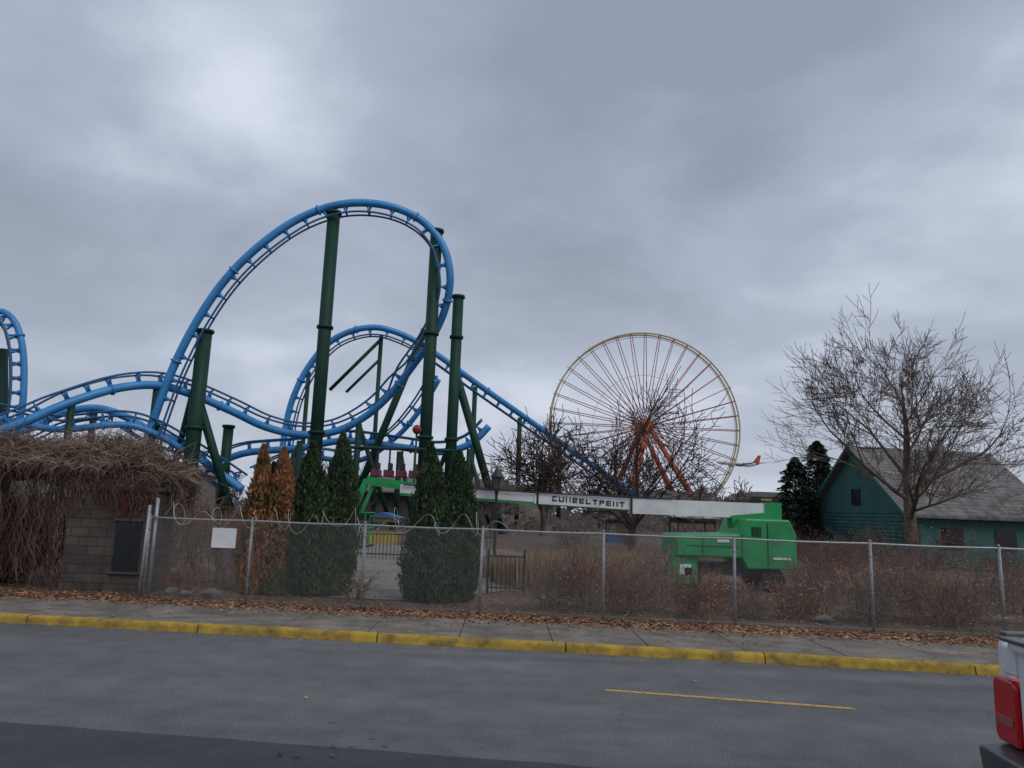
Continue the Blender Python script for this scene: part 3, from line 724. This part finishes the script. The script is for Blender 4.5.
for i,(x,y,w,d,h) in enumerate([(-60,110,30,12,6),(24,120,18,10,4.5),(-2,130,16,10,5),(60,150,30,14,6)]):
    E=empty('park_building',(x,y,.1)); g=MB(); g.box((0,0,h/2),(w,d,h))
    g.obj('walls','station' if i%2 else 'path',E); g=MB(); g.prism([(-w/2-.5,h),(-w/2+2,h+1.6),(w/2-2,h+1.6),(w/2+.5,h)],-d/2-.5,d/2+.5); g.obj('roof','shingle',E)

# ---------------------------------------------------------------- pickup truck (heads +X)
PT=empty('pickup_truck',(3.68,4.98,0),math.radians(-5.5))
g=MB()
for s in (-1,1):
    g.prism([(.02,.62),(.02,1.30),(.06,1.345),(1.75,1.36),(1.75,.52),(1.62,.52),(1.5,.82),(1.25,.98),(.95,.98),(.7,.82),(.55,.55),(.1,.55)],-1.0 if s<0 else .88,-.88 if s<0 else 1.0)
g.box((1.0,0,.78),(1.6,1.76,.08))
g.box((1.70,0,1.05),(.08,1.76,.6))
g.obj('bed','truck',PT,bevel=.035)
g=MB(); g.box((.035,0,.98),(.09,1.36,.66)); g.box((.0,0,1.315),(.13,1.40,.07)); g.box((.02,.79,1.2),(.07,.20,.22)); g.box((.02,-.79,1.2),(.07,.20,.22)); g.obj('tailgate','truck',PT,bevel=.025)
g=MB()
for s in (-1,1): g.box((.9,s*.94,1.372),(1.72,.1,.03))
g.box((-.03,0,1.36),(.12,1.5,.03)); g.box((-.005,0,1.05),(.02,.3,.09)); g.obj('rail_caps','chrome',PT,bevel=.01)
g=MB()
for s in (-1,1):
    g.prism([(.70*s,.60),(.70*s,1.02),(.74*s,1.06),(.985*s,1.06),(1.012*s,1.0),(1.012*s,.64),(.97*s,.60)],-.025,.16,0,ax='x')
g.obj('tail_lights','tail',PT,bevel=.02)
g=MB()
for s in (-1,1): g.box((-.028,s*.85,.76),(.012,.20,.06))
g.obj('reverse_lights','tail2',PT,bevel=.004)
g=MB(); g.prism([(-.16,.38),(-.18,.56),(.05,.59),(.12,.53),(.1,.34)],-.98,.98); g.obj('bumper','chrome',PT,bevel=.03)
g=MB(); g.box((-.185,0,.48),(.012,.34,.15)); g.obj('licence_plate','white',PT)
g=MB(); g.prism([(1.8,.52),(1.8,1.33),(1.98,1.40),(2.2,1.86),(3.3,1.92),(3.75,1.83),(4.35,1.33),(5.5,1.22),(5.75,1.05),(5.8,.5),(5.5,.45),(5.38,.78),(5.15,.96),(4.8,.96),(4.55,.78),(4.42,.45)],-.98,.98); g.obj('cab','truck',PT,bevel=.06)
g=MB()
for s in (-1,1):
    y0=s*.985; g.prism([(2.1,1.38),(2.28,1.78),(3.0,1.82),(3.0,1.38)],y0-.005,y0+.005); g.prism([(3.08,1.38),(3.08,1.82),(3.6,1.78),(4.05,1.38)],y0-.005,y0+.005)
g.box((2.06,0,1.6),(.02,1.4,.34),0,0,math.radians(25)); g.box((4.06,0,1.60),(.02,1.6,.6),0,0,math.radians(-50)); g.obj('windows','glass',PT)
g=MB()
for x in (1.1,4.97):
    for y in (-.88,.88):
        g.tube([(x,y-.14,.4),(x,y-.1,.4),(x,y+.1,.4),(x,y+.14,.4)],[.33,.4,.4,.33],24,0); g.cyl((x,y,.4),.22,.285,'y',16,1)
g.box((2.9,0,.5),(5.0,1.5,.2),0)
g.obj('wheels',['rubber','chrome'],PT)

# ---------------------------------------------------------------- world
w=bpy.data.worlds.new('World'); sc.world=w; w.use_nodes=True
nt=w.node_tree; n=nt.nodes; l=nt.links; n.clear()
out=n.new('ShaderNodeOutputWorld'); b1=n.new('ShaderNodeBackground'); b2=n.new('ShaderNodeBackground'); mx=n.new('ShaderNodeMixShader')
sky=n.new('ShaderNodeTexSky'); sky.sky_type='NISHITA'; sky.sun_disc=False; sky.sun_elevation=math.radians(48); sky.sun_rotation=math.radians(140)
l.new(sky.outputs[0],b1.inputs[0]); b1.inputs[1].default_value=.06
tc=n.new('ShaderNodeTexCoord'); sp=n.new('ShaderNodeSeparateXYZ'); l.new(tc.outputs['Generated'],sp.inputs[0])
az=n.new('ShaderNodeMath'); az.operation='ABSOLUTE'; l.new(sp.outputs['Z'],az.inputs[0])
ad=n.new('ShaderNodeMath'); ad.inputs[1].default_value=.28; l.new(az.outputs[0],ad.inputs[0])
dx=n.new('ShaderNodeMath'); dx.operation='DIVIDE'; l.new(sp.outputs['X'],dx.inputs[0]); l.new(ad.outputs[0],dx.inputs[1])
dy=n.new('ShaderNodeMath'); dy.operation='DIVIDE'; l.new(sp.outputs['Y'],dy.inputs[0]); l.new(ad.outputs[0],dy.inputs[1])
cb=n.new('ShaderNodeCombineXYZ'); l.new(dx.outputs[0],cb.inputs[0]); l.new(dy.outputs[0],cb.inputs[1]); cb.inputs[2].default_value=9.3
mp=n.new('ShaderNodeMapping'); mp.inputs['Scale'].default_value=(1.15,1.3,1); mp.inputs['Rotation'].default_value=(0,0,.8); l.new(cb.outputs[0],mp.inputs['Vector'])
nz=n.new('ShaderNodeTexNoise'); nz.inputs['Scale'].default_value=1.35; nz.inputs['Detail'].default_value=9; nz.inputs['Roughness'].default_value=.5; nz.inputs['Distortion'].default_value=.15; l.new(mp.outputs[0],nz.inputs['Vector'])
cr=n.new('ShaderNodeValToRGB'); e=cr.color_ramp.elements
e[0].position=.33; e[0].color=(.30,.35,.44,1); e[1].position=.72; e[1].color=(.72,.78,.90,1)
m_=cr.color_ramp.elements.new(.52); m_.color=(.425,.482,.595,1)
l.new(nz.outputs['Fac'],cr.inputs[0])
hz=n.new('ShaderNodeMapRange'); hz.inputs['From Min'].default_value=0; hz.inputs['From Max'].default_value=.36; hz.inputs['To Min'].default_value=.6; hz.inputs['To Max'].default_value=0
l.new(az.outputs[0],hz.inputs['Value'])
mc=n.new('ShaderNodeMix'); mc.data_type='RGBA'; l.new(hz.outputs[0],mc.inputs[0]); l.new(cr.outputs[0],mc.inputs[6]); mc.inputs[7].default_value=(.57,.61,.70,1)
l.new(mc.outputs[2],b2.inputs[0]); b2.inputs[1].default_value=1.0
mx.inputs[0].default_value=.95; l.new(b1.outputs[0],mx.inputs[1]); l.new(b2.outputs[0],mx.inputs[2]); l.new(mx.outputs[0],out.inputs[0])
sun=bpy.data.lights.new('sun','SUN'); sun.energy=1.0; sun.angle=math.radians(25); sun.color=(1,.94,.86)
so=bpy.data.objects.new('sun',sun); sc.collection.objects.link(so); so.rotation_euler=(math.radians(42),0,math.radians(40))

# ---------------------------------------------------------------- camera
cam=bpy.data.cameras.new('Camera'); co=bpy.data.objects.new('Camera',cam); sc.collection.objects.link(co)
cam.sensor_width=36; cam.lens=745/1024*36; cam.clip_end=8000; cam.clip_start=.05
Rm=(Matrix.Rotation(math.radians(99.8),4,'X')@Matrix.Rotation(math.radians(2.0),4,'Z'))
co.matrix_world=Matrix.Translation((0,0,2.15))@Rm
sc.camera=co
sc.view_settings.view_transform='Standard'; sc.view_settings.look='None'; sc.view_settings.exposure=0
